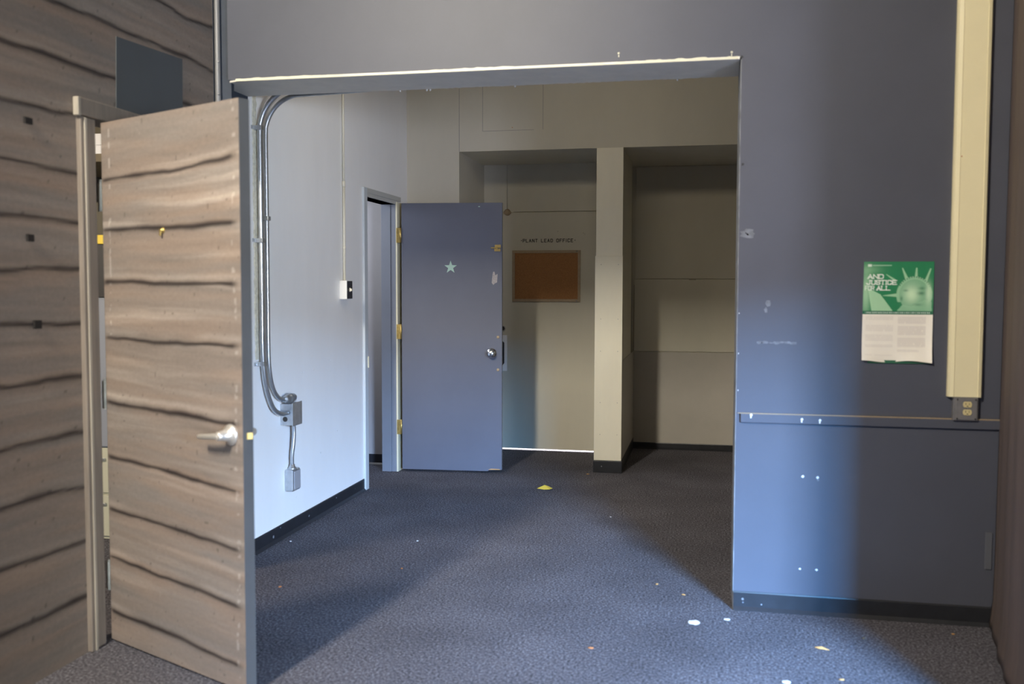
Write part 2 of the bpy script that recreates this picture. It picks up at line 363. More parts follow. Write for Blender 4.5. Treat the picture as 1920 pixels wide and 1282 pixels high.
# soffit board with ragged rear edge and cream front lip
bm = bmesh.new(); n = 160; top = []; bot = []
fr = [(-2.30, YF+.012), (-2.25, YF-.002), (.120, YF-.002)]
rear = []
for i in range(n+1):
    x = .125-(.125+2.378)*i/n; j = (.004*math.sin(i*2.7)+random.uniform(-.006, .006)) if x > -1.3 else .001*math.sin(i)
    rear.append((x, YS+.004+j))
poly = fr+rear+[(-2.378, YF+.14)]
slab(bm, [(x, y, ZL-.004) for x, y in poly], (0, 0, .012))
sf = struct('trim_5', bm, M['soffit'], 'pale grey soffit board under the header of the opening', 'soffit')
bm = bmesh.new(); n = 120; A = []
for i in range(n+1):
    x = -2.262+(.112+2.262)*i/n
    t = .0052+random.uniform(-.0018, .0018) - (.004 if x > -.6 and random.random() < .3 else 0)
    A.append((x, ZL+.002+t+.003*math.sin(i*.13)))
pts = [(x, YF-.004, z) for x, z in A]+[(.112, YF-.004, ZL-.003), (-2.262, YF-.004, ZL-.003)]
slab(bm, pts, (0, .004, 0))
obj('cream_lip', bm, M['creamtrim'], sf, 'cream unpainted front edge of the soffit')
for (x, z) in ((-.407, 2.485), (.085, 2.467)):
    bm = bmesh.new(); lathe(bm, (x, YF-.0015, z), (0, -1, 0), [(0, .0055), (.002, .004)], 10); bx(bm, x-.002, x+.002, YF-.001, YF, z-.016, z-.006)
    obj('plaster_speck', bm, M['creamtrim'], wf, 'cream speck above the opening')
for (x, y) in ((-1.542, YS), (-1.402, YS), (-1.385, YS), (-.159, YS), (-.95, YS)):
    bm = bmesh.new(); lathe(bm, (x, y+.006, ZL-.006), (0, -.3, -1), [(0, .005), (.006, .003)], 8); obj('staple', bm, M['chip'], sf)
# thin pale edge of the opening's right jamb
bm = bmesh.new(); bx(bm, .1245, .1290, YF+.002, YS, 0.0, ZL-.004)
struct('trim_6', bm, mat('worn_edge_paint', (.22, .23, .245), .6, noise=(14, .5)), 'pale worn edge of the opening jamb on the right side', 'trim')
# screw holes, plaster chips and scuffs on the front wall
def chip(x, z, r, m='chip', ex=1.0, name='paint_chip', lab='small white chip in the blue paint', rot=0):
    bm = bmesh.new(); n = 14; pts = []
    for i in range(n):
        t = 2*PI*i/n; rr = r*(1+random.uniform(-.25, .25)); a, b = rr*math.cos(t)*ex, rr*math.sin(t)
        pts.append((x+a*math.cos(rot)-b*math.sin(rot), YF-.0004, z+a*math.sin(rot)+b*math.cos(rot)))
    slab(bm, pts, (0, -.0012, 0)); obj(name, bm, M[m], wf, lab)
for x, z, r in ((.417, .614, .0062), (.480, .612, .0055), (.413, .201, .0042), (.484, .201, .0052)): chip(x, z, r)
chip(.482, .600, .004, 'scuff'); chip(.140, 1.982, .006, 'black', name='screw', lab='dark screw near the edge of the opening')
chip(.122+.007, 2.445, .006, 'black', name='screw', lab='dark screw at the opening corner')
chip(.165, 1.679, .020, 'scuff', 1.6, 'filler_patch', 'pale oval filler patch'); chip(.257, 1.375, .016, 'scuff', .8, 'filler_patch', 'pale filler patch', .4); chip(.248, 1.345, .012, 'scuff', .6, 'filler_patch', 'pale filler patch')
for k in range(7): chip(.222+.024*k, 1.201+random.uniform(-.003, .003), random.uniform(.004, .007), 'scuff', 2.4, 'chalk_scuff', 'chalky horizontal scuff')
chip(.165, 1.676, .004, 'chip'); chip(.158, 1.681, .003, 'chip'); chip(1.0, 1.98, .0025, 'scuff')
for z in (1.16, 1.31, .97): chip(.134, z+random.uniform(-.02, .02), .003, 'chip', .6)
# chair rail and baseboard
bm = bmesh.new(); bx(bm, .146, 1.225, YF-.014, YF, .846, .886, .003)
rail = struct('trim_7', bm, M['slate'], 'narrow slate blue chair rail across the wall below the poster', 'chair rail')
bm = bmesh.new(); bx(bm, .134, 1.225, YF-.0135, YF-.001, .886, .8895); obj('bare_top_edge', bm, M['corkframe'], rail, 'bare tan top edge of the rail')
for x, z in ((.408, .868), (.484, .866), (.192, .881)):
    bm = bmesh.new(); lathe(bm, (x, YF-.0135, z), (0, -1, 0), [(0, .0065), (.0015, .005)], 10); bx(bm, x-.004, x+.002, YF-.0145, YF-.0135, z-.014, z-.004); obj('paint_chip', bm, M['chip'], rail, 'white chip on the rail')
def base(name, x0, x1, y, label, h=.084, flip=1):
    bm = bmesh.new(); pr = [(0, h), (-.004, h), (-.006, h-.006), (-.006, .016), (-.018, .002), (-.018, 0), (0, 0)]
    slab(bm, [(x0, y+flip*a, z) for a, z in pr], (x1-x0, 0, 0)); return struct(name, bm, M['cover'], label, 'baseboard')
def basex(name, x, y0, y1, label, h=.084, flip=1):
    bm = bmesh.new(); pr = [(0, h), (.004, h), (.006, h-.006), (.006, .016), (.018, .002), (.018, 0), (0, 0)]
    slab(bm, [(x+flip*a, y0, z) for a, z in pr], (0, y1-y0, 0)); return struct(name, bm, M['cover'], label, 'baseboard')
base('baseboard_front', .128, 1.215, YF, 'black vinyl baseboard under the slate blue wall')
for x, z, r in ((.168, .05, .006), (.25, .03, .004), (.17, .035, .004)):
    bm = bmesh.new(); lathe(bm, (x, YF-.0062, z), (0, -1, 0), [(0, r), (.0006, r*.8)], 9); obj('scuff_mark', bm, M['scuff'], bpy.data.objects['baseboard_front'])

# ---- white wall of the inner room, with its doorway
HY0, HY1, HZ = 6.440, 7.107, 2.080
wl = sbox('wall_inner_left', M['white'], [(-2.49, XW, 4.70, HY0, 0, ZI), (-2.49, XW, HY0, HY1, HZ, ZI), (-2.49, XW, HY1, YB, 0, ZI)], 'white wall of the inner room carrying the conduit and light switch')
basex('baseboard_left', XW, 4.70, 6.385, 'black vinyl baseboard along the white wall')
for y, z, r in ((4.93, .04, .009), (5.42, .045, .007), (5.86, .06, .006), (5.02, .07, .004), (6.2, .05, .004)):
    bm = bmesh.new(); lathe(bm, (XW+.0062, y, z), (1, 0, 0), [(0, r), (.0006, r*.8)], 9); obj('scuff_mark', bm, M['scuff'], bpy.data.objects['baseboard_left'])
for y, z in ((5.35, .93), (5.52, .93), (5.78, .90), (5.80, .97), (5.62, .40), (5.25, .20), (5.9, .50)):
    bm = bmesh.new(); lathe(bm, (XW+.0002, y, z), (1, 0, 0), [(0, .006), (.002, .003)], 8); obj('plaster_fleck', bm, M['chip'], wl)
# cream rough joint strip beside the conduits
bm = bmesh.new(); n = 60; L_, R_ = [], []
for i in range(n+1):
    z = 1.05+(2.46-1.05)*i/n; L_.append((XW+.001, 4.745+random.uniform(-.006, .006), z)); R_.append((XW+.001, 4.790+random.uniform(-.012, .010), z))
slab(bm, L_+R_[::-1], (.004, 0, 0)); obj('joint_caulk', bm, mat('rough_joint_compound', (.70, .67, .55), .8, noise=(40, .25)), wl, 'rough cream joint strip')
# doorway casing
bm = bmesh.new(); bx(bm, XW-.110, XW+.016, 6.388, 6.452, 0, 2.142, .003)
struct('trim_8', bm, M['bluish'], 'pale blue white left casing of the doorway beside the blue door', 'door trim')
bm = bmesh.new(); bx(bm, XW-.0, XW+.014, 6.452, 7.21, HZ+.028, 2.142, .002); bx(bm, XW-.11, XW+.010, 6.452, 7.15, HZ+.000, HZ+.020, .002)
bx(bm, XW-.0, XW+.008, 6.452, 7.16, HZ+.018, HZ+.030)
struct('trim_9', bm, mat('grey_head_casing_paint', (.50, .51, .49), .45), 'grey white head casing above the narrow inner doorway', 'door trim')
bm = bmesh.new(); bx(bm, -2.4915, XW-.035, 7.092, 7.150, 0, HZ, .002); bx(bm, XW-.0345, XW+.006, 7.100, 7.15, 0, HZ, .002)
struct('trim_10', bm, M['bluejamb'], 'grey blue far jamb of the inner doorway', 'door trim')
bm = bmesh.new(); bx(bm, XW+.0062, XW+.020, 7.098, 7.235, 0, HZ+.018, .003)
struct('trim_11', bm, M['creamtrim'], 'cream casing strip behind the hinges of the blue door', 'door trim')
bm = bmesh.new(); bx(bm, XW+.014, XW+.022, 6.44, 6.453, .87, .95, .002); obj('strike_plate', bm, M['creamtrim'], bpy.data.objects['trim_8'], 'small pale strike plate')
# closet space behind the inner doorway
wc = sbox('wall_closet_back', M['closet'], [(-4.2, -2.492, 7.360, 7.42, 0, ZI)], 'grey blue wall seen through the narrow inner doorway')
base('baseboard_closet', -4.2, -2.492, 7.360, 'black baseboard seen through the inner doorway', .085)
sbox('wall_closet_far', M['closet'], [(-4.3, -4.2, 5.9, 7.42, 0, ZI), (-4.2, -2.492, 5.8, 5.9, 0, ZI)], 'side walls of the space behind the inner doorway')

# ---- back wall of the inner room with two recesses
XL0, XL1 = -1.949, -.856      # left recess
XR0, XR1 = -.652, .98         # right recess
ZR = 2.513
bm = bmesh.new()
bx(bm, -2.49, XL0, YB, 7.55, 0, ZI); bx(bm, XL0, 1.9, YB, 7.55, ZR, ZI)
bx(bm, -1.97, XL0, 7.55, 8.27, 0, ZR); bx(bm, -1.97, 1.9, 7.55, 8.75, ZR, ZR+.06)
bx(bm, XR1, 1.9, YB, 7.55, 0, ZR)
bx(bm, XL1+.002, XR0-.002, YB+.012, 8.31, 0, ZR)
wb = struct('wall_back', bm, M['cream'], 'cream back wall of the inner room with two tall recesses')
bm = bmesh.new()
for (x, z0, z1) in ((XL0+.001, ZR, ZI), (-1.758, 2.668, ZI), (-1.277, 2.668, ZI)): bx(bm, x-.0015, x+.0015, YB-.0008, YB, z0, z1)
bx(bm, -1.758, -1.35, YB-.0008, YB, 2.6665, 2.669)
obj('panel_seam', bm, M['grey'], wb, 'thin seams of the hatch panel')
bm = bmesh.new(); lathe(bm, (-1.52, YB-.0005, 2.69), (0, -1, 0), [(0, .004), (.001, .003)], 8); obj('red_speck', bm, M['orange'], wb)
# pillar cover boards
bm = bmesh.new(); bx(bm, XL1, XR0, YB, YB+.012, .0, ZR); bx(bm, XL1-.006, XR0+.004, YB-.010, YB, .096, 1.686, .002)
bx(bm, -.795, -.791, YB-.0108, YB-.0095, .096, 1.686)
pb = struct('trim_12', bm, M['cream2'], 'cream boards covering the pillar between the two recesses', 'pillar')
for x in (-.815, -.682):
    for z in (1.62, 1.2, .95, .55, .3):
        bm = bmesh.new(); lathe(bm, (x, YB-.0102, z), (0, -1, 0), [(0, .0035), (.0008, .003)], 8); obj('nail_head', bm, M['dado'], pb)
bm = bmesh.new(); bx(bm, XL1-.010, XR0+.010, YB-.016, YB+.05, 0, .094, .003)
bx(bm, XR0-.002, XR0+.006, YB+.04, 8.60, 0, .094)
struct('baseboard_pillar', bm, M['cover'], 'black vinyl base around the foot of the cream pillar', 'baseboard')
bm = bmesh.new(); lathe(bm, (-.80, YB-.0162, .05), (0, -1, 0), [(0, .005), (.001, .004)], 8); obj('scuff_mark', bm, M['scuff'], bpy.data.objects['baseboard_pillar'])
# right recess: back wall panels
bm = bmesh.new(); bx(bm, -.76, 1.9, 8.62, 8.75, 0, ZR); wr = struct('wall_recess_back', bm, M['cream'], 'plain cream back of the right recess')
bm = bmesh.new(); bx(bm, XR0, 1.0, 8.612, 8.62, .02, .870); obj('lower_panel', bm, M['dado'], wr, 'greyish lower panel')
bm = bmesh.new(); bx(bm, -.650, 1.0, 8.606, 8.62, .878, 1.518, .001); obj('middle_panel', bm, M['cream'], wr, 'raised middle panel')
bm = bmesh.new(); bx(bm, -.642, 1.0, 8.609, 8.62, 1.523, ZR-.003, .001); obj('upper_panel', bm, M['cream'], wr, 'upper panel')
bm = bmesh.new(); bx(bm, -.652, -.6475, 8.606, 8.615, .88, 1.47); bx(bm, -.17, -.11, 8.6052, 8.607, 1.512, 1.5165); obj('dark_seam', bm, M['olive'], wr, 'dark seam')
bm = bmesh.new(); bx(bm, -.652, -.649, 7.60, 8.60, .872, .877); obj('side_seam', bm, M['dado'], wb)
bm = bmesh.new(); bx(bm, XR0-.001, XR0+.002, 7.43, 8.61, .09, .871); obj('side_lower_paint', bm, M['dado'], wb, 'greyish lower paint on the recess side')
base('baseboard_recess', -.648, .98, 8.606, 'black baseboard at the back of the right recess', .058)
sbox('wall_recess_right', M['cream'], [(XR1, 1.05, 7.55, 8.62, 0, ZR)], 'cream right side of the right recess')
sbox('wall_inner_right', M['cream'], [(1.6, 1.75, 4.70, 7.41, 0, ZI)], 'cream right wall of the inner room')

# ---- door at the back of the left recess (exit door)
YD = 8.27
d3 = thing('door_1', 'cream exit door with cork board in the left recess, daylight showing under it', 'door', (-1.36, YD, 0), 0, kind='structure')
box1('door_slab', M['cream'], (-1.928, -.862, YD, YD+.045, .019, 2.098), d3, .001)
box1('transom_panel', M['cream'], (-1.738, -.862, YD-.003, YD+.03, 2.104, ZR), d3, .001)
box1('gap_backer', M['cream'], (-1.948, -.862, YD+.0455, YD+.07, 2.08, 2.13), d3)  # backing strip added to block daylight leaking through the gap over the slab
box1('side_panel', M['cream'], (-1.948, -1.742, YD-.006, YD+.03, 2.104, ZR), d3, .001)
bm = bmesh.new(); lathe(bm, (-1.738, YD-.003, 2.100), (0, -1, 0), [(0, .03), (.012, .028), (.02, .015)], 14)
bx(bm, -1.77, -1.705, YD-.020, YD-.003, 2.085, 2.108, .004); wchild('hook_bracket', bm, M['corkframe'], d3, 'small beige bracket')
lp = box1('lock_plate', mat('pale_lock_enamel', (.85, .85, .86), .4), (-1.815, -1.738, YD-.006, YD, .705, 1.022), d3, .002, 'pale metal lock plate')
bm = bmesh.new(); slab(bm, [(-1.80, YD-.0062, .758), (-1.780, YD-.0062, .752), (-1.763, YD-.0062, .775), (-1.763, YD-.0062, .955), (-1.780, YD-.0062, .970), (-1.80, YD-.0062, .970)], (0, -.0015, 0))
k = wchild('handle_slot', bm, M['black'], d3); k.parent = lp
bm = bmesh.new(); lathe(bm, (-1.783, YD-.0005, 1.078), (0, -1, 0), [(0, .030), (.004, .029), (.006, .020)], 20); dl = wchild('deadbolt_ring', bm, M['dado'], d3)
bm = bmesh.new(); lathe(bm, (-1.779, YD-.0065, 1.08), (0, -1, 0), [(0, .020), (.001, .012), (.002, .004)], 20); wchild('deadbolt_cylinder', bm, M['black'], d3)
for (x, z) in ((-1.29, 1.93), (-1.055, 1.905), (-1.068, 1.913)):
    bm = bmesh.new(); lathe(bm, (x, YD-.0005, z), (0, -1, 0), [(0, .005), (.001, .004)], 8); wchild('nick', bm, M['dado'], d3)
bm = bmesh.new(); bx(bm, -2.3, -1.95, 8.2, 8.45, 0, ZI); bx(bm, -.87, -.70, 8.31, 8.62, 0, ZR)
struct('wall_exit_side', bm, M['cream'], 'cream side walls behind the recess')

# stroke lettering
G = {'A': [[(0, 0), (.5, 1), (1, 0)], [(.22, .35), (.78, .35)]], 'B': [[(0, 0), (0, 1), (.8, 1), (.95, .85), (.95, .62), (.8, .52), (0, .52)], [(.8, .52), (1, .38), (1, .12), (.82, 0), (0, 0)]],
 'C': [[(1, .8), (.85, 1), (.15, 1), (0, .85), (0, .15), (.15, 0), (.85, 0), (1, .2)]], 'D': [[(0, 0), (0, 1), (.75, 1), (1, .8), (1, .2), (.75, 0), (0, 0)]],
 'E': [[(1, 1), (0, 1), (0, 0), (1, 0)], [(0, .5), (.8, .5)]], 'F': [[(1, 1), (0, 1), (0, 0)], [(0, .5), (.8, .5)]], 'I': [[(.5, 0), (.5, 1)]],
 'J': [[(.85, 1), (.85, .2), (.65, 0), (.2, 0), (0, .22)]], 'L': [[(0, 1), (0, 0), (1, 0)]], 'N': [[(0, 0), (0, 1), (1, 0), (1, 1)]],
 'O': [[(.15, 0), (0, .15), (0, .85), (.15, 1), (.85, 1), (1, .85), (1, .15), (.85, 0), (.15, 0)]], 'P': [[(0, 0), (0, 1), (.85, 1), (1, .85), (1, .6), (.85, .45), (0, .45)]],
 'R': [[(0, 0), (0, 1), (.85, 1), (1, .85), (1, .62), (.85, .5), (0, .5)], [(.5, .5), (1, 0)]], 'S': [[(1, .82), (.85, 1), (.15, 1), (0, .85), (0, .62), (.15, .52), (.85, .48), (1, .36), (1, .15), (.85, 0), (.15, 0), (0, .18)]],
 'T': [[(0, 1), (1, 1)], [(.5, 1), (.5, 0)]], 'U': [[(0, 1), (0, .15), (.15, 0), (.85, 0), (1, .15), (1, 1)]]}
def strokes(text, x, z, w, h, gapx, space):
    out = []
    for ch in text:
        if ch == ' ': x += space; continue
        ww = w*.25 if ch == 'I' else w
        for pl in G[ch]: out.append([(x+(px if ch != 'I' else .5)*ww, z+pz*h) for px, pz in pl])
        x += ww+gapx
    return out, x
def stroke_mesh(bm, sts, y, th, depth=-.0012):
    for pl in sts:
        for (a, b) in zip(pl, pl[1:]):
            d = Vector((b[0]-a[0], b[1]-a[1])); 
            if d.length < 1e-6: continue
            d.normalize(); n = Vector((-d.y, d.x))*th/2; e = d*th*.4
            slab(bm, [(a[0]-e.x+n.x, y, a[1]-e.y+n.y), (a[0]-e.x-n.x, y, a[1]-e.y-n.y), (b[0]+e.x-n.x, y, b[1]+e.y-n.y), (b[0]+e.x+n.x, y, b[1]+e.y+n.y)], (0, depth, 0))
bm = bmesh.new(); X0 = -1.598; hgt = .026
sts, xe = strokes('PLANT LEAD OFFICE', X0, 1.838, .0165, hgt, .0112, .024)
stroke_mesh(bm, sts, YD-.0004, .0054)
for x in (-1.612, xe+.008): bx(bm, x-.004, x+.003, YD-.0014, YD, 1.848, 1.856)
wchild('office_lettering', bm, M['ink'], d3, 'black stencilled words PLANT LEAD OFFICE')

# ================================================================== PLANK DOOR (open, left foreground)
A2 = Vector((-2.375, 3.425)); B2 = Vector((-1.579, 3.050)); ang = math.atan2(B2.y-A2.y, B2.x-A2.x)
DL = [[(.05, 1.86), (.48, 1.862), (.861, 1.893)], [(.042, 1.665), (.44, 1.659), (.836, 1.665)], [(.034, 1.462), (.33, 1.454), (.846, 1.448)],
 [(.045, 1.242), (.322, 1.233), (.826, 1.234)], [(.034, .979), (.47, .973), (.759, .964), (.88, .955)], [(.026, .76), (.463, .745), (.859, .722)],
 [(.029, .544), (.456, .533), (.849, .52)], [(.03, .352), (.364, .337), (.859, .314)], [(.021, .131), (.444, .121), (.854, .095)]]
pd = thing('door_2', 'open door painted as weathered brown planks with a nickel lever, left foreground', 'door', (A2.x, A2.y, 0), ang, kind='structure')
DW, DH = .880, 2.085; TH = .044
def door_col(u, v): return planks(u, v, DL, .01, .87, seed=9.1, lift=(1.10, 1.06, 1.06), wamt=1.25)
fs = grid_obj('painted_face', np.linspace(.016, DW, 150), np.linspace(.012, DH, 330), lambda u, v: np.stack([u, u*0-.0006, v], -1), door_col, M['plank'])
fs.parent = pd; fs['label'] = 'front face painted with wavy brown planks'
bm = bmesh.new(); bx(bm, .016, DW, 0, TH, .012, DH, .0008); obj('door_slab', bm, M['doorgrey'], pd, 'grey painted slab and edge')
# lever handle set
lx, lz = .815, .922
bm = bmesh.new(); lathe(bm, (lx, -.0006, lz), (0, -1, 0), [(0, .038), (.006, .038), (.012, .033), (.016, .024), (.045, .017), (.058, .016), (.062, .012)]); rose = obj('lever_rose', bm, M['nickel'], pd, 'round satin nickel rose')
bm = bmesh.new(); tube(bm, [(lx, -.052, lz), (lx-.02, -.058, lz-.002), (lx-.06, -.060, lz-.006), (lx-.10, -.058, lz-.010), (lx-.115, -.052, lz-.012)], lambda t: .0125-.004*t, 16)
lv = obj('lever', bm, M['nickel'], pd, 'satin nickel lever'); lv.parent = rose
bm = bmesh.new(); lathe(bm, (lx, TH, lz), (0, 1, 0), [(0, .034), (.006, .034), (.012, .026), (.050, .014), (.056, .012)]); r2 = obj('lever_rose', bm, M['nickel'], pd, 'satin nickel rose on the far face')
bm = bmesh.new(); tube(bm, [(lx, TH+.045, lz), (lx-.03, TH+.055, lz-.002), (lx-.09, TH+.055, lz-.006)], .010, 14); l2 = obj('lever', bm, M['nickel'], pd); l2.parent = r2
bm = bmesh.new(); bx(bm, DW, DW+.0015, .010, .034, lz-.055, lz+.055, .0005); lpz = obj('latch_plate', bm, M['doorgrey'], pd)
bm = bmesh.new(); slab(bm, [(DW+.001, .014, lz-.012), (DW+.001, .031, lz-.012), (DW+.013, .031, lz-.012), (DW+.006, .014, lz-.012)], (0, 0, .022)); lb = obj('latch_bolt', bm, M['brass'], pd, 'brass latch bolt'); lb.parent = lpz
bm = bmesh.new(); lathe(bm, (.426, -.0006, 1.650), (0, -1, 0), [(0, .012), (.003, .011), (.005, .007), (.012, .006)], 16); bx(bm, .420, .430, -.014, -.010, 1.630, 1.655, .001); obj('viewer_hook', bm, M['brass'], pd, 'tiny brass hook')
for z0 in (1.74, .95, .21):
    bm = bmesh.new(); cyl(bm, (.004, .002, z0), (.004, .002, z0+.115), .0075, n=12); lathe(bm, (.004, .002, z0+.115), (0, 0, 1), [(0, .005), (.006, .007), (.010, .003)], 10)
    bx(bm, -.022, .004, .003, .006, z0, z0+.112); bx(bm, .012, .0155, .004, .038, z0, z0+.112)
    obj('hinge', bm, M['pipepaint'], pd, 'painted over hinge')

# ================================================================== BLUE DOOR
H2 = Vector((-2.330, 7.107)); E2 = Vector((-1.552, 7.187)); ang2 = math.atan2(E2.y-H2.y, E2.x-H2.x); W2 = (E2-H2).length
bd = thing('door_3', 'open slate blue door with a pale star sticker and chrome knob', 'door', (H2.x, H2.y, 0), ang2, kind='structure')
bm = bmesh.new(); slab(bm, [(0, 0, .022), (W2*.86, 0, .018), (W2*.87, 0, .026), (W2, 0, .030), (W2, 0, 2.088), (0, 0, 2.088)], (0, .044, 0)); obj('door_slab', bm, M['door'], bd)
def star(cx, cz, r):
    return [(cx+(r if i % 2 == 0 else r*.40)*math.sin(PI*i/5), -.0003, cz+(r if i % 2 == 0 else r*.40)*math.cos(PI*i/5)) for i in range(10)]
bm = bmesh.new(); slab(bm, star(.384, 1.596, .051), (0, -.0012, 0)); obj('star_sticker', bm, M['mint'], bd, 'pale mint five pointed star')
kx, kz = .703, .936
bm = bmesh.new(); lathe(bm, (kx, 0, kz), (0, -1, 0), [(0, .041), (.004, .041), (.010, .036), (.014, .020), (.030, .016), (.038, .024), (.050, .030), (.062, .029), (.068, .020), (.070, .002)]); obj('door_knob', bm, M['chrome'], bd, 'round chrome knob with wide rose')
for z in (1.060, .808):
    bm = bmesh.new(); lathe(bm, (.752, 0, z), (0, -1, 0), [(0, .012), (.002, .011), (.003, .003)], 14); obj('through_bolt', bm, M['corkframe'], bd, 'tan bolt head by the door edge')
bm = bmesh.new(); bx(bm, .723, .770, -.008, 0, 1.718, 1.738, .001); bx(bm, .727, .772, -.010, 0, 1.744, 1.768, .001); cyl(bm, (.698, -.009, 1.744), (.752, -.009, 1.744), .0045, n=10); cyl(bm, (.742, -.004, 1.740), (.742, -.018, 1.740), .007, n=10)
obj('slide_bolt', bm, M['brass'], bd, 'small shiny brass slide bolt')
bm = bmesh.new(); slab(bm, [(.702, -.0003, 1.478), (.712, -.0003, 1.560), (.724, -.0003, 1.563), (.730, -.0003, 1.535), (.748, -.0003, 1.545), (.744, -.0003, 1.480), (.725, -.0003, 1.472), (.716, -.0003, 1.460)], (0, -.0015, 0)); obj('tape_remnant', bm, M['tape'], bd, 'torn scrap of pale tape')
bm = bmesh.new(); bx(bm, .598, .612, -.0015, 0, 2.056, 2.062); obj('mint_fleck', bm, M['mint'], bd)
for z in (.03,):
    bm = bmesh.new(); slab(bm, [(.675, -.0003, .030), (.70, -.0003, .038), (.765, -.0003, .036), (.772, -.0003, .030)], (0, -.001, 0)); obj('bare_wood_chip', bm, M['tan'], bd, 'chipped bare wood at the bottom corner')
for z in (1.785, 1.040, .296):
    bm = bmesh.new(); cyl(bm, (-.006, -.004, z), (-.006, -.004, z+.115), .0065, n=12)
    bx(bm, -.040, -.008, -.0075, -.0045, z, z+.114, .0008)
    for q in (.02, .057, .094): lathe(bm, (-.030 if q != .057 else -.020, -.0075, z+q), (0, -1, 0), [(0, .004), (.001, .003)], 8)
    obj('hinge', bm, M['brass'], bd, 'aged brass hinge')

# ================================================================== CORK BOARD
cb = thing('cork_board', 'brown cork board in a thin tan frame on the exit door', 'notice board', (-1.39, YD, 1.544))
box1('cork_sheet', M['cork'], (-1.684, -1.098, YD-.010, YD-.001, 1.330, 1.757), cb)
bm = bmesh.new()
for b in ((-1.692, -1.090, YD-.016, YD-.0005, 1.742, 1.766), (-1.692, -1.090, YD-.016, YD-.0005, 1.318, 1.342), (-1.692, -1.668, YD-.0155, YD-.0005, 1.342, 1.742), (-1.112, -1.090, YD-.0155, YD-.0005, 1.342, 1.742)): bx(bm, *b, bev=.002)
wchild('frame', bm, M['corkframe'], cb, 'thin tan frame')
for x, z in ((-1.122, 1.328), (-1.12, 1.757)):
    bm = bmesh.new(); lathe(bm, (x, YD-.016, z), (0, -1, 0), [(0, .006), (.003, .004)], 12); wchild('screw', bm, M['chrome'], cb)

# ================================================================== CONDUIT ASSEMBLY ON THE WHITE WALL
XC = -2.352
ct = thing('wall_conduit', 'pair of metal conduits bending down the white wall to grey junction boxes', 'conduit', (XW, 4.85, 0))
def cpath(y, zb, yend, xo=0, zend=None, rtop=.23):
    pts = []
    for k in range(7):
        a = PI/2*(1-k/6); pts.append((XC+xo+rtop-rtop*math.cos(a), y, 2.265+rtop*math.sin(a)))
    pts = [(XC+xo+rtop+.8, y, 2.30+rtop)]+[(XC+xo+rtop+.3, y, 2.275+rtop)]+pts
    pts += [(XC+xo, y, z) for z in (2.0, 1.6, 1.3, 1.12)]
    return pts
p1 = cpath(4.775, 1, 0)+[(XC, 4.79, .98), (XC, 4.825, .87), (XC+.004, 4.885, .775), (XC+.012, 4.955, .735), (XC+.016, 5.04, .728)]
bm = bmesh.new(); tube(bm, p1, .0135, 16); wchild('conduit_pipe', bm, M['steel'], ct, 'outer metal conduit')
p2 = cpath(4.845, 1, 0, rtop=.20)+[(XC, 4.855, .99), (XC, 4.895, .885), (XC+.004, 4.955, .825), (XC+.008, 5.02, .806), (XC+.010, 5.07, .805)]
bm = bmesh.new(); tube(bm, p2, .0120, 16); wchild('conduit_pipe', bm, M['steel'], ct, 'inner metal conduit')
bm = bmesh.new(); lathe(bm, (XC+.010, 5.02, .806), (0, 1, 0), [(0, .017), (.02, .023), (.05, .024), (.052, .028), (.085, .028), (.087, .022), (.12, .022)], 18); wchild('pipe_connector', bm, M['steel'], ct, 'chunky pipe connector')
jb = box1('junction_box', M['steel'], (XW, XW+.075, 5.045, 5.165, .655, .778), ct, .003, 'grey steel junction box')
bm = bmesh.new(); lathe(bm, (XW+.030, 5.0455, .690), (0, -1, 0), [(0, .016), (.001, .014), (.0015, .008)], 18); kk = wchild('knockout', bm, M['darkmetal'], ct); kk.parent = jb
bm = bmesh.new(); bx(bm, XW+.073, XW+.079, 5.040, 5.170, .650, .783, .002); kk = wchild('cover_plate', bm, M['steel'], ct); kk.parent = jb
bm = bmesh.new(); tube(bm, [(XC+.01, 5.135, .665), (XC+.01, 5.142, .60), (XC+.008, 5.135, .53), (XC+.002, 5.13, .47), (XC, 5.135, .40)], .0115, 14); wchild('lower_pipe', bm, M['steel'], ct, 'short bent pipe to the lower box')
bm = bmesh.new(); lathe(bm, (XC, 5.135, .415), (0, 0, -1), [(0, .016), (.012, .016), (.016, .022), (.035, .030)], 16); wchild('box_neck', bm, M['steel'], ct)
box1('lower_box', M['steel'], (XW, XW+.055, 5.090, 5.195, .262, .390), ct, .010, 'small rounded lower box')
box1('lower_box_cover', mat('dull_grey_cover', (.40, .40, .43), .5, .2), (XW+.054, XW+.059, 5.100, 5.185, .272, .380), ct, .003)
for (y, z) in ((4.775, 2.286), (4.775, 1.690), (4.775, 1.026), (4.845, 1.812)):
    bm = bmesh.new(); bx(bm, XW, XC+.017, y-.018, y+.018, z-.012, z+.012, .003); bx(bm, XW, XW+.006, y-.045 if y < 4.8 else y, y if y < 4.8 else y+.045, z-.010, z+.010, .001)
    lathe(bm, (XW+.006, y-.034 if y < 4.8 else y+.034, z), (1, 0, 0), [(0, .006), (.004, .005)], 10)
    wchild('pipe_clip', bm, M['steel'], ct, 'pipe strap with screw')

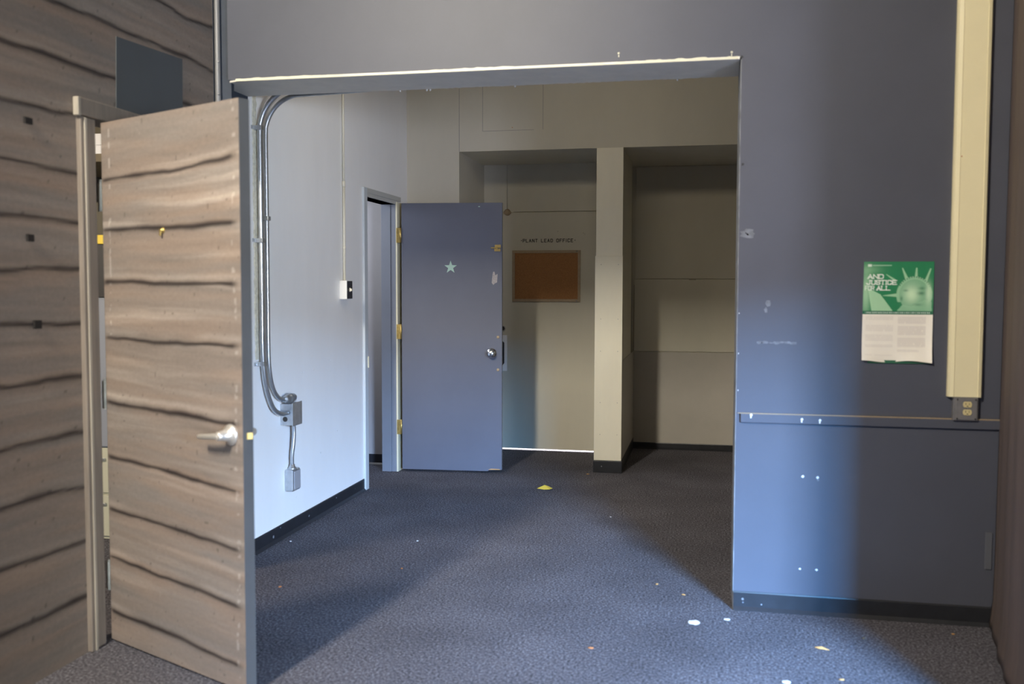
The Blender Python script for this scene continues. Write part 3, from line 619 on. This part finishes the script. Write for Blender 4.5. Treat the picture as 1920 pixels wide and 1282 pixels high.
# ================================================================== LIGHT SWITCH WITH CONDUIT
sw = thing('light_switch', 'white surface light switch box hanging on a thin conduit on the white wall', 'light switch', (XW, 5.93, 1.42))
bm = bmesh.new(); cyl(bm, (XW+.012, 6.015, 1.475), (XW+.012, 6.015, 2.12), .0088, n=14); cyl(bm, (XW+.012, 6.015, 2.12), (XW+.012, 6.015, 3.3), .0075, n=14)
lathe(bm, (XW+.012, 6.015, 2.10), (0, 0, 1), [(0, .0105), (.04, .0105)], 12); lathe(bm, (XW+.012, 6.015, 1.69), (0, 0, 1), [(0, .010), (.02, .010)], 12); wchild('conduit_pipe', bm, M['ivory'], sw, 'thin ivory conduit')
box1('switch_box', M['whiteplastic'], (XW, XW+.052, 5.955, 6.045, 1.362, 1.485), sw, .004, 'white switch box')
pl = box1('switch_plate', M['black'], (XW+.0521, XW+.056, 5.955, 6.045, 1.365, 1.482), sw, .001, 'black switch plate')
bm = bmesh.new(); bx(bm, XW+.056, XW+.070, 5.994, 6.006, 1.415, 1.432, .002); bx(bm, XW+.056, XW+.058, 5.992, 6.008, 1.41, 1.437); t_ = wchild('toggle', bm, M['ivory'], sw, 'ivory toggle'); t_.parent = pl

# ================================================================== RACEWAY AND OUTLET
rc = thing('wire_raceway', 'wide cream metal raceway on the slate blue wall ending in an outlet', 'raceway', (1.07, YF, .98))
bm = bmesh.new(); pr = [(1.000, 0), (1.000, -.018), (1.006, -.030), (1.022, -.034), (1.024, -.031), (1.116, -.031), (1.118, -.034), (1.130, -.030), (1.136, -.018), (1.136, 0)]
pr = [(x-.003, y) for x, y in pr]
slab(bm, [(x, YF+y, .984) for x, y in pr], (0, 0, ZT-.984)); wchild('raceway_cover', bm, M['raceway'], rc, 'cream raceway channel')
bm = bmesh.new(); lathe(bm, (1.025, YF-.0311, 1.99), (0, -1, 0), [(0, .003), (.001, .002)], 8); wchild('rust_speck', bm, M['orange'], rc)
bm = bmesh.new(); bx(bm, 1.020, 1.118, YF-.028, YF, .884, .984, .002); ob = wchild('outlet_box', bm, M['grey'], rc, 'grey painted outlet box')
bm = bmesh.new(); bx(bm, 1.030, 1.114, YF-.031, YF-.028, .888, .978, .002); kk = wchild('face_plate', bm, M['grey'], rc); kk.parent = ob
def rcpt(zc):
    bm = bmesh.new(); pts = [(1.075+.0175*math.cos(t)*(1.0), YF-.031, zc+max(-.0120, min(.0120, .0175*math.sin(t)))) for t in [2*PI*i/32 for i in range(32)]]
    pts = [p for i, p in enumerate(pts) if i == 0 or (Vector(p)-Vector(pts[i-1])).length > 1e-5]
    slab(bm, pts, (0, -.003, 0)); k = wchild('receptacle', bm, M['outlet'], rc, 'almond socket face'); k.parent = ob
    bm = bmesh.new(); bx(bm, 1.067, 1.069, YF-.0348, YF-.034, zc-.001, zc+.007); bx(bm, 1.081, 1.083, YF-.0348, YF-.034, zc-.001, zc+.006)
    lathe(bm, (1.075, YF-.034, zc-.007), (0, -1, 0), [(0, .0025), (.0008, .0025)], 10)
    k2 = wchild('socket_slots', bm, M['black'], rc); k2.parent = ob
rcpt(.953); rcpt(.920)
for x, z in ((1.036, .973), (1.108, .973), (1.036, .892), (1.108, .892), (1.075, .9365)):
    bm = bmesh.new(); lathe(bm, (x, YF-.031, z), (0, -1, 0), [(0, .004), (.0015, .003)], 10); kk = wchild('screw', bm, M['darkmetal'] if z != .9365 else M['steel'], rc); kk.parent = ob
wp = box1('wall_plate', mat('painted_over_plate', (.098, .102, .118), .5), (1.168, 1.196, YF-.006, YF, .247, .406), None, .002)
tag(wp, 'narrow grey painted plate low on the wall beside the brown flat', 'wall plate')

# ================================================================== POSTER
def poster_col(u, v):
    """u, v in 0..1 from top left"""
    px = 190+u*650; py = 150+v*920
    c = np.zeros(u.shape+(3,)); green = np.array([.018, .22, .085]); dk = np.array([.012, .13, .065]); pale = np.array([.42, .68, .42])
    n = fbm(u*5+3, v*7, 4)
    c[:] = green; c = c*(1-.35*n[..., None])+dk*.35*n[..., None]
    def mix(mask, col, a=1.0):
        nonlocal c
        m = (np.clip(mask, 0, 1)*a)[..., None]; c = c*(1-m)+np.array(col)*m
    def seg(ax, ay, bx_, by, wa, wb):
        dx, dy = bx_-ax, by-ay; L2 = dx*dx+dy*dy; t = np.clip(((px-ax)*dx+(py-ay)*dy)/L2, 0, 1)
        d = np.hypot(px-ax-t*dx, py-ay-t*dy); return np.clip((wa+(wb-wa)*t-d)/3+.5, 0, 1)
    mix(np.exp(-((px-215)/45)**2-((py-440)/190)**2), pale, .85); mix(np.exp(-((px-240)/110)**2-((py-225)/45)**2), pale, .35)
    def poly(P):
        ins = np.zeros(u.shape, bool); j = len(P)-1
        for i in range(len(P)):
            xi, yi = P[i]; xj, yj = P[j]
            ins ^= ((yi > py) != (yj > py)) & (px < (xj-xi)*(py-yi)/(yj-yi+1e-9)+xi); j = i
        return ins.astype(float)
    mix(poly([(235, 400), (300, 425), (350, 450), (470, 603), (272, 603)]), pale, .9)
    for a in ((590, 305, 550, 212, 15, 5), (678, 295, 680, 212, 14, 6), (765, 335, 808, 218, 13, 6), (480, 320, 402, 268, 11, 3), (505, 458, 375, 463, 16, 2)): mix(seg(*a), pale, .8)
    rr = np.hypot((px-665)/165, (py-455)/170)
    mix(((rr < 1) & (rr > .84) & (py < 520)).astype(float), (.30, .55, .33), .95)
    tk = np.sin(np.arctan2(py-455, px-665)*46) > .2
    mix(((rr < 1.0) & (rr > .92) & (py < 380) & tk).astype(float), dk, .8)
    mix(((rr < .84)).astype(float), (.22, .46, .27), .9)
    mix(poly([(505, 605), (560, 545), (640, 560), (760, 500), (825, 520), (828, 605)]), (.26, .50, .30), .95)
    mix(np.exp(-((px-640)/70)**2-((py-450)/80)**2), (.62, .82, .55), .95)
    mix(np.exp(-((px-585)/22)**2-((py-415)/10)**2), dk, .55); mix(np.exp(-((px-730)/34)**2-((py-440)/16)**2), dk, .7)
    mix(np.exp(-((px-735)/30)**2-((py-395)/14)**2), dk, .6); mix(np.exp(-((px-548)/12)**2-((py-490)/22)**2), dk, .6)
    mix(np.exp(-((px-795)/26)**2-((py-440)/90)**2), (.62, .80, .56), .8); mix(np.exp(-((px-700)/40)**2-((py-545)/12)**2), dk, .45)
    mix(((py > 180) & (py < 190) & (px > 270) & (px < 450)).astype(float), (.6, .8, .6), .5); mix(((py > 174) & (py < 196) & (px > 226) & (px < 262)).astype(float), (.85, .9, .8), .8)
    white = (.92, .93, .86)
    for txt, x, y, w, h in (('AND', 232, 305, 40, 36), ('JUSTICE', 222, 359, 33, 36), ('FOR', 208, 412, 22, 36), ('ALL', 318, 412, 32, 36)):
        st, _ = strokes(txt, x, 0, w, h, 11 if txt != 'FOR' else 8, 10)
        for pl in st:
            pl = [(a, y-b) for a, b in pl]
            for (a, b) in zip(pl, pl[1:]): mix(seg(a[0], a[1], b[0], b[1], 3.9, 3.9), white, .95 if txt != 'FOR' else .6)
            for e in (pl[0], pl[-1]): 
                if txt != 'FOR': mix(seg(e[0]-7, e[1], e[0]+7, e[1], 3, 3), white, .95)
    mix(((py > 604) & (py < 634)).astype(float), dk, 1); mix(((py > 612) & (py < 626) & (np.sin(px*.36) > -.1) & (px > 215) & (px < 815)).astype(float), (.75, .85, .75), .8)
    cream = np.array([.90, .84, .74]); low = (py >= 634)
    c = np.where(low[..., None], cream*(1-.03*n[..., None]), c)
    ln = .5+.5*np.sin(py*2*PI/15); words = (vn(px*.09, np.floor(py/15)*3.7) > .12)
    colL = (px > 222) & (px < 478) & (((py > 650) & (py < 690)) | ((py > 735) & (py < 795)) | ((py > 822) & (py < 885)) | ((py > 915) & (py < 940)) | ((py > 1008) & (py < 1018)))
    colR = (px > 520) & (px < 778) & (((py > 655) & (py < 722)) | ((py > 742) & (py < 828)) | ((py > 850) & (py < 935)) | ((py > 960) & (py < 978) & (px < 720)))
    a = np.where(colR, .30, .20)*(colL | colR)*(.45+.55*ln)*words
    c = np.where(low[..., None], c*(1-a[..., None])+np.array([.42, .34, .34])*a[..., None], c)
    return np.clip(c, 0, 1)
po = thing('poster', 'green and white poster reading AND JUSTICE FOR ALL on the slate blue wall', 'poster', (.795, YF, 1.342))
PX0, PX1, PZ0, PZ1 = .650, .937, 1.128, 1.555
def poster_pt(u, v):
    off = .002+.016*np.clip((v-.72)/.28, 0, 1)**2*(.55+.45*np.cos(u*2*PI*1.2))+.010*np.clip((u-.85)/.15, 0, 1)**2*v
    return np.stack([PX0+.003*(1-v)+u*(PX1-PX0-.004), YF-off, PZ1-v*(PZ1-PZ0)+.004*np.clip((v-.9)*10, 0, 1)*np.cos(u*9)], -1)
ps = grid_obj('printed_sheet', np.linspace(0, 1, 200), np.linspace(0, 1, 290), poster_pt, poster_col, M['print'])
ps.parent = po; local(po, ps)
md = ps.modifiers.new('thickness', 'SOLIDIFY'); md.thickness = .0006; md.offset = 0
bm = bmesh.new(); bx(bm, .676, .932, YF-.005, YF-.001, 1.120, 1.133); wchild('curled_bottom_edge', bm, mat('poster_green_back', (.02, .12, .06), .6), po, 'dark green lower edge')
for x in (.668, .918):
    bm = bmesh.new(); bx(bm, x, x+.012, YF-.003, YF-.0022, 1.535, 1.548); 

# ================================================================== BROWN FLAT ON THE RIGHT
bm = bmesh.new(); P = [(1.205, 4.34), (1.186, 4.20), (1.150, 4.02), (1.118, 3.85), (1.098, 3.70), (1.080, 3.50), (1.052, 3.25), (1.030, 3.05)]
def crv(t):
    i = min(int(t*(len(P)-1)), len(P)-2); f = t*(len(P)-1)-i; return P[i][0]+(P[i+1][0]-P[i][0])*f, P[i][1]+(P[i+1][1]-P[i][1])*f
n = 60; zs = [0, .04, .12, .3, .8, 1.5, 2.2, ZT]; rows = []
for s_ in (0, .022):
    for z in zs:
        r_ = []
        for i in range(n+1):
            x, y = crv(i/n); lean = .010*(z/2.6)-.014*max(0, 1-z/.14)**1.2
            r_.append(bm.verts.new((x+lean+.004*math.sin(i*.55)+s_, y, z)))
        rows.append(r_)
m_ = len(zs)
for s_ in (0, m_):
    for a, b in zip(rows[s_:s_+m_], rows[s_+1:s_+m_]):
        for i in range(n): bm.faces.new((a[i], a[i+1], b[i+1], b[i])).smooth = True
for i in range(n): bm.faces.new((rows[m_-1][i], rows[m_-1][i+1], rows[-1][i+1], rows[-1][i])); bm.faces.new((rows[0][i], rows[0][i+1], rows[m_][i+1], rows[m_][i]))
for k_ in (0, n):
    for j in range(m_-1): bm.faces.new((rows[j][k_], rows[j+1][k_], rows[m_+j+1][k_], rows[m_+j][k_]))
struct('wall_right', bm, M['brownwall'], 'dull brown streaked flat closing the room on the right')

# ================================================================== REST OF THE ROOM, BEHIND AND BESIDE THE CAMERA
sbox('wall_rear', M['roomgrey'], [(-2.381, -2.33, -.63, -.60, 0, ZT), (-2.33, -1.97, -.63, -.60, 0, 3.58), (-2.33, -1.97, -.63, -.60, 4.78, ZT), (-1.97, 1.85, -.63, -.60, 0, ZT), (1.85, 3.1, -.63, -.60, 2.05, ZT), (3.1, 3.3, -.63, -.60, 0, ZT)], 'wall behind the camera with a tall narrow window and a doorway')
sbox('wall_side', M['roomgrey'], [(3.2, 3.3, -.6, YF, 0, ZT)], 'far side wall of the front room, right of the brown flat')
for nm, x0, x1 in (('window_1', -2.33, -1.97),):
    sbox(nm, M['whiteplastic'], [(x0, x0+.03, -.64, -.59, 3.58, 4.78), (x1-.03, x1, -.64, -.59, 3.58, 4.78), (x0+.03, x1-.03, -.64, -.59, 3.58, 3.61), (x0+.03, x1-.03, -.64, -.59, 4.75, 4.78)], 'narrow high window frame behind the camera', 'window')
il = thing('inner_fill_lamp', 'added fixture for the fill light, unseen on the inner side of the header', 'wall lamp', (-.9, YS, 3.0))
box1('fill_lamp_housing', M['whiteplastic'], (-1.55, -.25, YS-.008, YS+.08, 2.85, 3.15), il, .01)  # housing added to go with the fill light, out of view
# office beyond the plank doorway
sbox('wall_office', M['office'], [(-6.0, -5.9, -1.2, 5.7, 0, 2.9), (-5.9, -2.49, 5.6, 5.7, 0, 2.9), (-5.9, -2.49, -1.2, -1.1, 0, 2.9)], 'dim walls of the office beyond the plank doorway')
OX0, OX1, OY = -3.75, -3.05, 4.82
fc = thing('file_cabinet', 'cream two drawer file cabinet glimpsed through the gap behind the plank door hinges', 'file cabinet', (-3.4, 5.1, 0))
box1('cabinet_body', M['cabinet'], (OX0, OX1, OY+.012, 5.40, 0, .524), fc, .004)
for z0, z1 in ((.02, .258), (.270, .515)):
    dr = box1('drawer', M['cabinet'], (OX0+.015, OX1-.015, OY-.004, OY+.012, z0, z1), fc, .004)
    k = box1('drawer_pull', M['steel'], (-3.46, -3.34, OY-.018, OY-.004, z1-.06, z1-.045), fc, .003); k.parent = dr
oc = thing('office_cupboard', 'blue grey metal cupboard stacked on the cream file cabinet in the office', 'cupboard', (-3.4, 5.1, .524))
box1('cupboard_body', M['bluecab'], (OX0, OX1, OY+.012, 5.40, .526, 1.378), oc, .004)
for z0, z1 in ((.535, .812), (.846, 1.370)):
    dr = box1('door', M['bluecab'], (OX0+.012, OX1-.012, OY-.004, OY+.012, z0, z1), oc, .004)
    k = box1('handle', M['steel'], (-3.10, -3.085, OY-.02, OY-.004, z1-.16, z1-.06), oc, .003); k.parent = dr
bk = box1('binder_box', M['black'], (-3.70, -3.20, 4.84, 5.2, 1.379, 1.68), None, .004); tag(bk, 'black box on top of the blue grey cupboard in the office', 'box')
bk = box1('yellow_box', M['yellow'], (-3.68, -3.22, 4.84, 5.15, 1.681, 1.732), None, .004); tag(bk, 'flat yellow box lying on the black box in the office', 'box')
shf = thing('wall_shelf', 'olive brown shelf high on the office wall above the cupboard', 'shelf', (-3.4, 5.3, 2.1))
box1('shelf_board', M['olive'], (-3.9, -2.9, 4.84, 5.598, 2.140, 2.185), shf, .003)
for x in (-3.85, -2.95): box1('bracket', M['darkmetal'], (x, x+.02, 4.95, 5.598, 1.98, 2.139), shf, .002)
for z0, z1, l in ((2.186, 2.236, 'lower white carton on the office shelf'), (2.237, 2.300, 'upper white carton on the office shelf')):
    k = box1('white_carton', M['paper'], (-3.62, -3.20, 4.86, 5.2, z0, z1), None, .004); tag(k, l, 'carton', 'white cartons on the office shelf')

# ================================================================== SMALL THINGS ON THE CARPET
def scrap(name, x, y, pts, h, m, label, cat, group=None, rot=0, curl=.3):
    """thin crumpled scrap: outline pts in metres around (x, y)"""
    bm = bmesh.new(); c0, s0 = math.cos(rot), math.sin(rot); n = len(pts)
    T = [bm.verts.new((x+a*c0-b*s0, y+a*s0+b*c0, .004+h*abs(math.sin(i*1.9))*curl)) for i, (a, b) in enumerate(pts)]
    c = bm.verts.new((x, y, .004+h)); B = [bm.verts.new((v.co.x, v.co.y, v.co.z-.0015)) for v in T]; cb_ = bm.verts.new((x, y, .002+h*.8))
    for i in range(n):
        bm.faces.new((T[i], T[(i+1) % n], c)); bm.faces.new((B[(i+1) % n], B[i], cb_)); bm.faces.new((T[i], B[i], B[(i+1) % n], T[(i+1) % n]))
    return tag(obj(name, bm, m), label, cat, group)
scrap('yellow_paper', -1.135, 6.72, [(-.055, -.01), (.0, .04), (.028, .05), (.055, -.03), (.030, -.075), (-.01, -.05)], .022, M['yellow'], 'folded bright yellow scrap of paper on the carpet in front of the recess', 'paper scrap', rot=.25)
def oval(a, b, n=10): return [(a*math.cos(2*PI*i/n), b*math.sin(2*PI*i/n)*(1+.15*math.cos(3*i))) for i in range(n)]
scrap('paper_scrap', -.042, 4.122, oval(.026, .028), .004, M['paper'], 'small white oval scrap on the carpet, left of the slate wall corner', 'paper scrap', 'white paper scraps on the carpet')
scrap('paper_scrap', .098, 4.19, oval(.014, .012), .003, M['paper'], 'tiny white scrap on the carpet just below the slate wall corner', 'paper scrap', 'white paper scraps on the carpet')
scrap('paper_scrap', .298, 3.555, oval(.016, .013), .004, M['paper'], 'white scrap on the carpet at the bottom edge of the photo', 'paper scrap', 'white paper scraps on the carpet')
leaf = [(-.026, .010), (-.01, .013), (.012, .002), (.028, -.016), (.010, -.014), (-.012, -.004)]
scrap('leaf_fragment', .463, 3.924, leaf, .008, M['tan'], 'tan leaf fragment on the carpet, nearest piece to the black baseboard right of centre', 'leaf fragment', 'tan crumbs on the carpet')
for x, y, a, m, l in ((-1.998, 4.21, .011, 'orange', 'orange crumb on the carpet beside the open plank door'), (-1.6, 5.147, .008, 'paper', 'pale crumb on the carpet near the white wall'),
    (-2.30, 4.99, .008, 'paper', 'white crumb beside the black baseboard of the white wall'), (-.441, 3.739, .012, 'orange', 'orange crumb near the bottom centre of the photo'),
    (-.095, 4.492, .010, 'tan', 'tan crumb in the opening, in front of the slate wall corner'), (-.226, 4.629, .010, 'tan', 'tan crumb on the lit carpet inside the opening'),
    (-.895, 7.30, .013, 'tan', 'tan crumb at the foot of the cream pillar'), (-.583, 5.948, .007, 'paper', 'pale speck on the carpet in the middle of the inner room'),
    (.646, 4.076, .010, 'olive', 'dark crumb on the carpet below the slate wall'), (1.018, 4.204, .008, 'tan', 'tan speck on the carpet near the brown flat'),
    (.50, 3.62, .010, 'tan', 'tan crumb low in the photo below the leaf fragment'), (-1.52, 4.62, .008, 'orange', 'orange speck on the carpet left of centre')):
    scrap('carpet_crumb', x, y, oval(a, a*.7, 7), .003, M[m], l, 'crumb', 'crumbs on the carpet', rot=x*7)
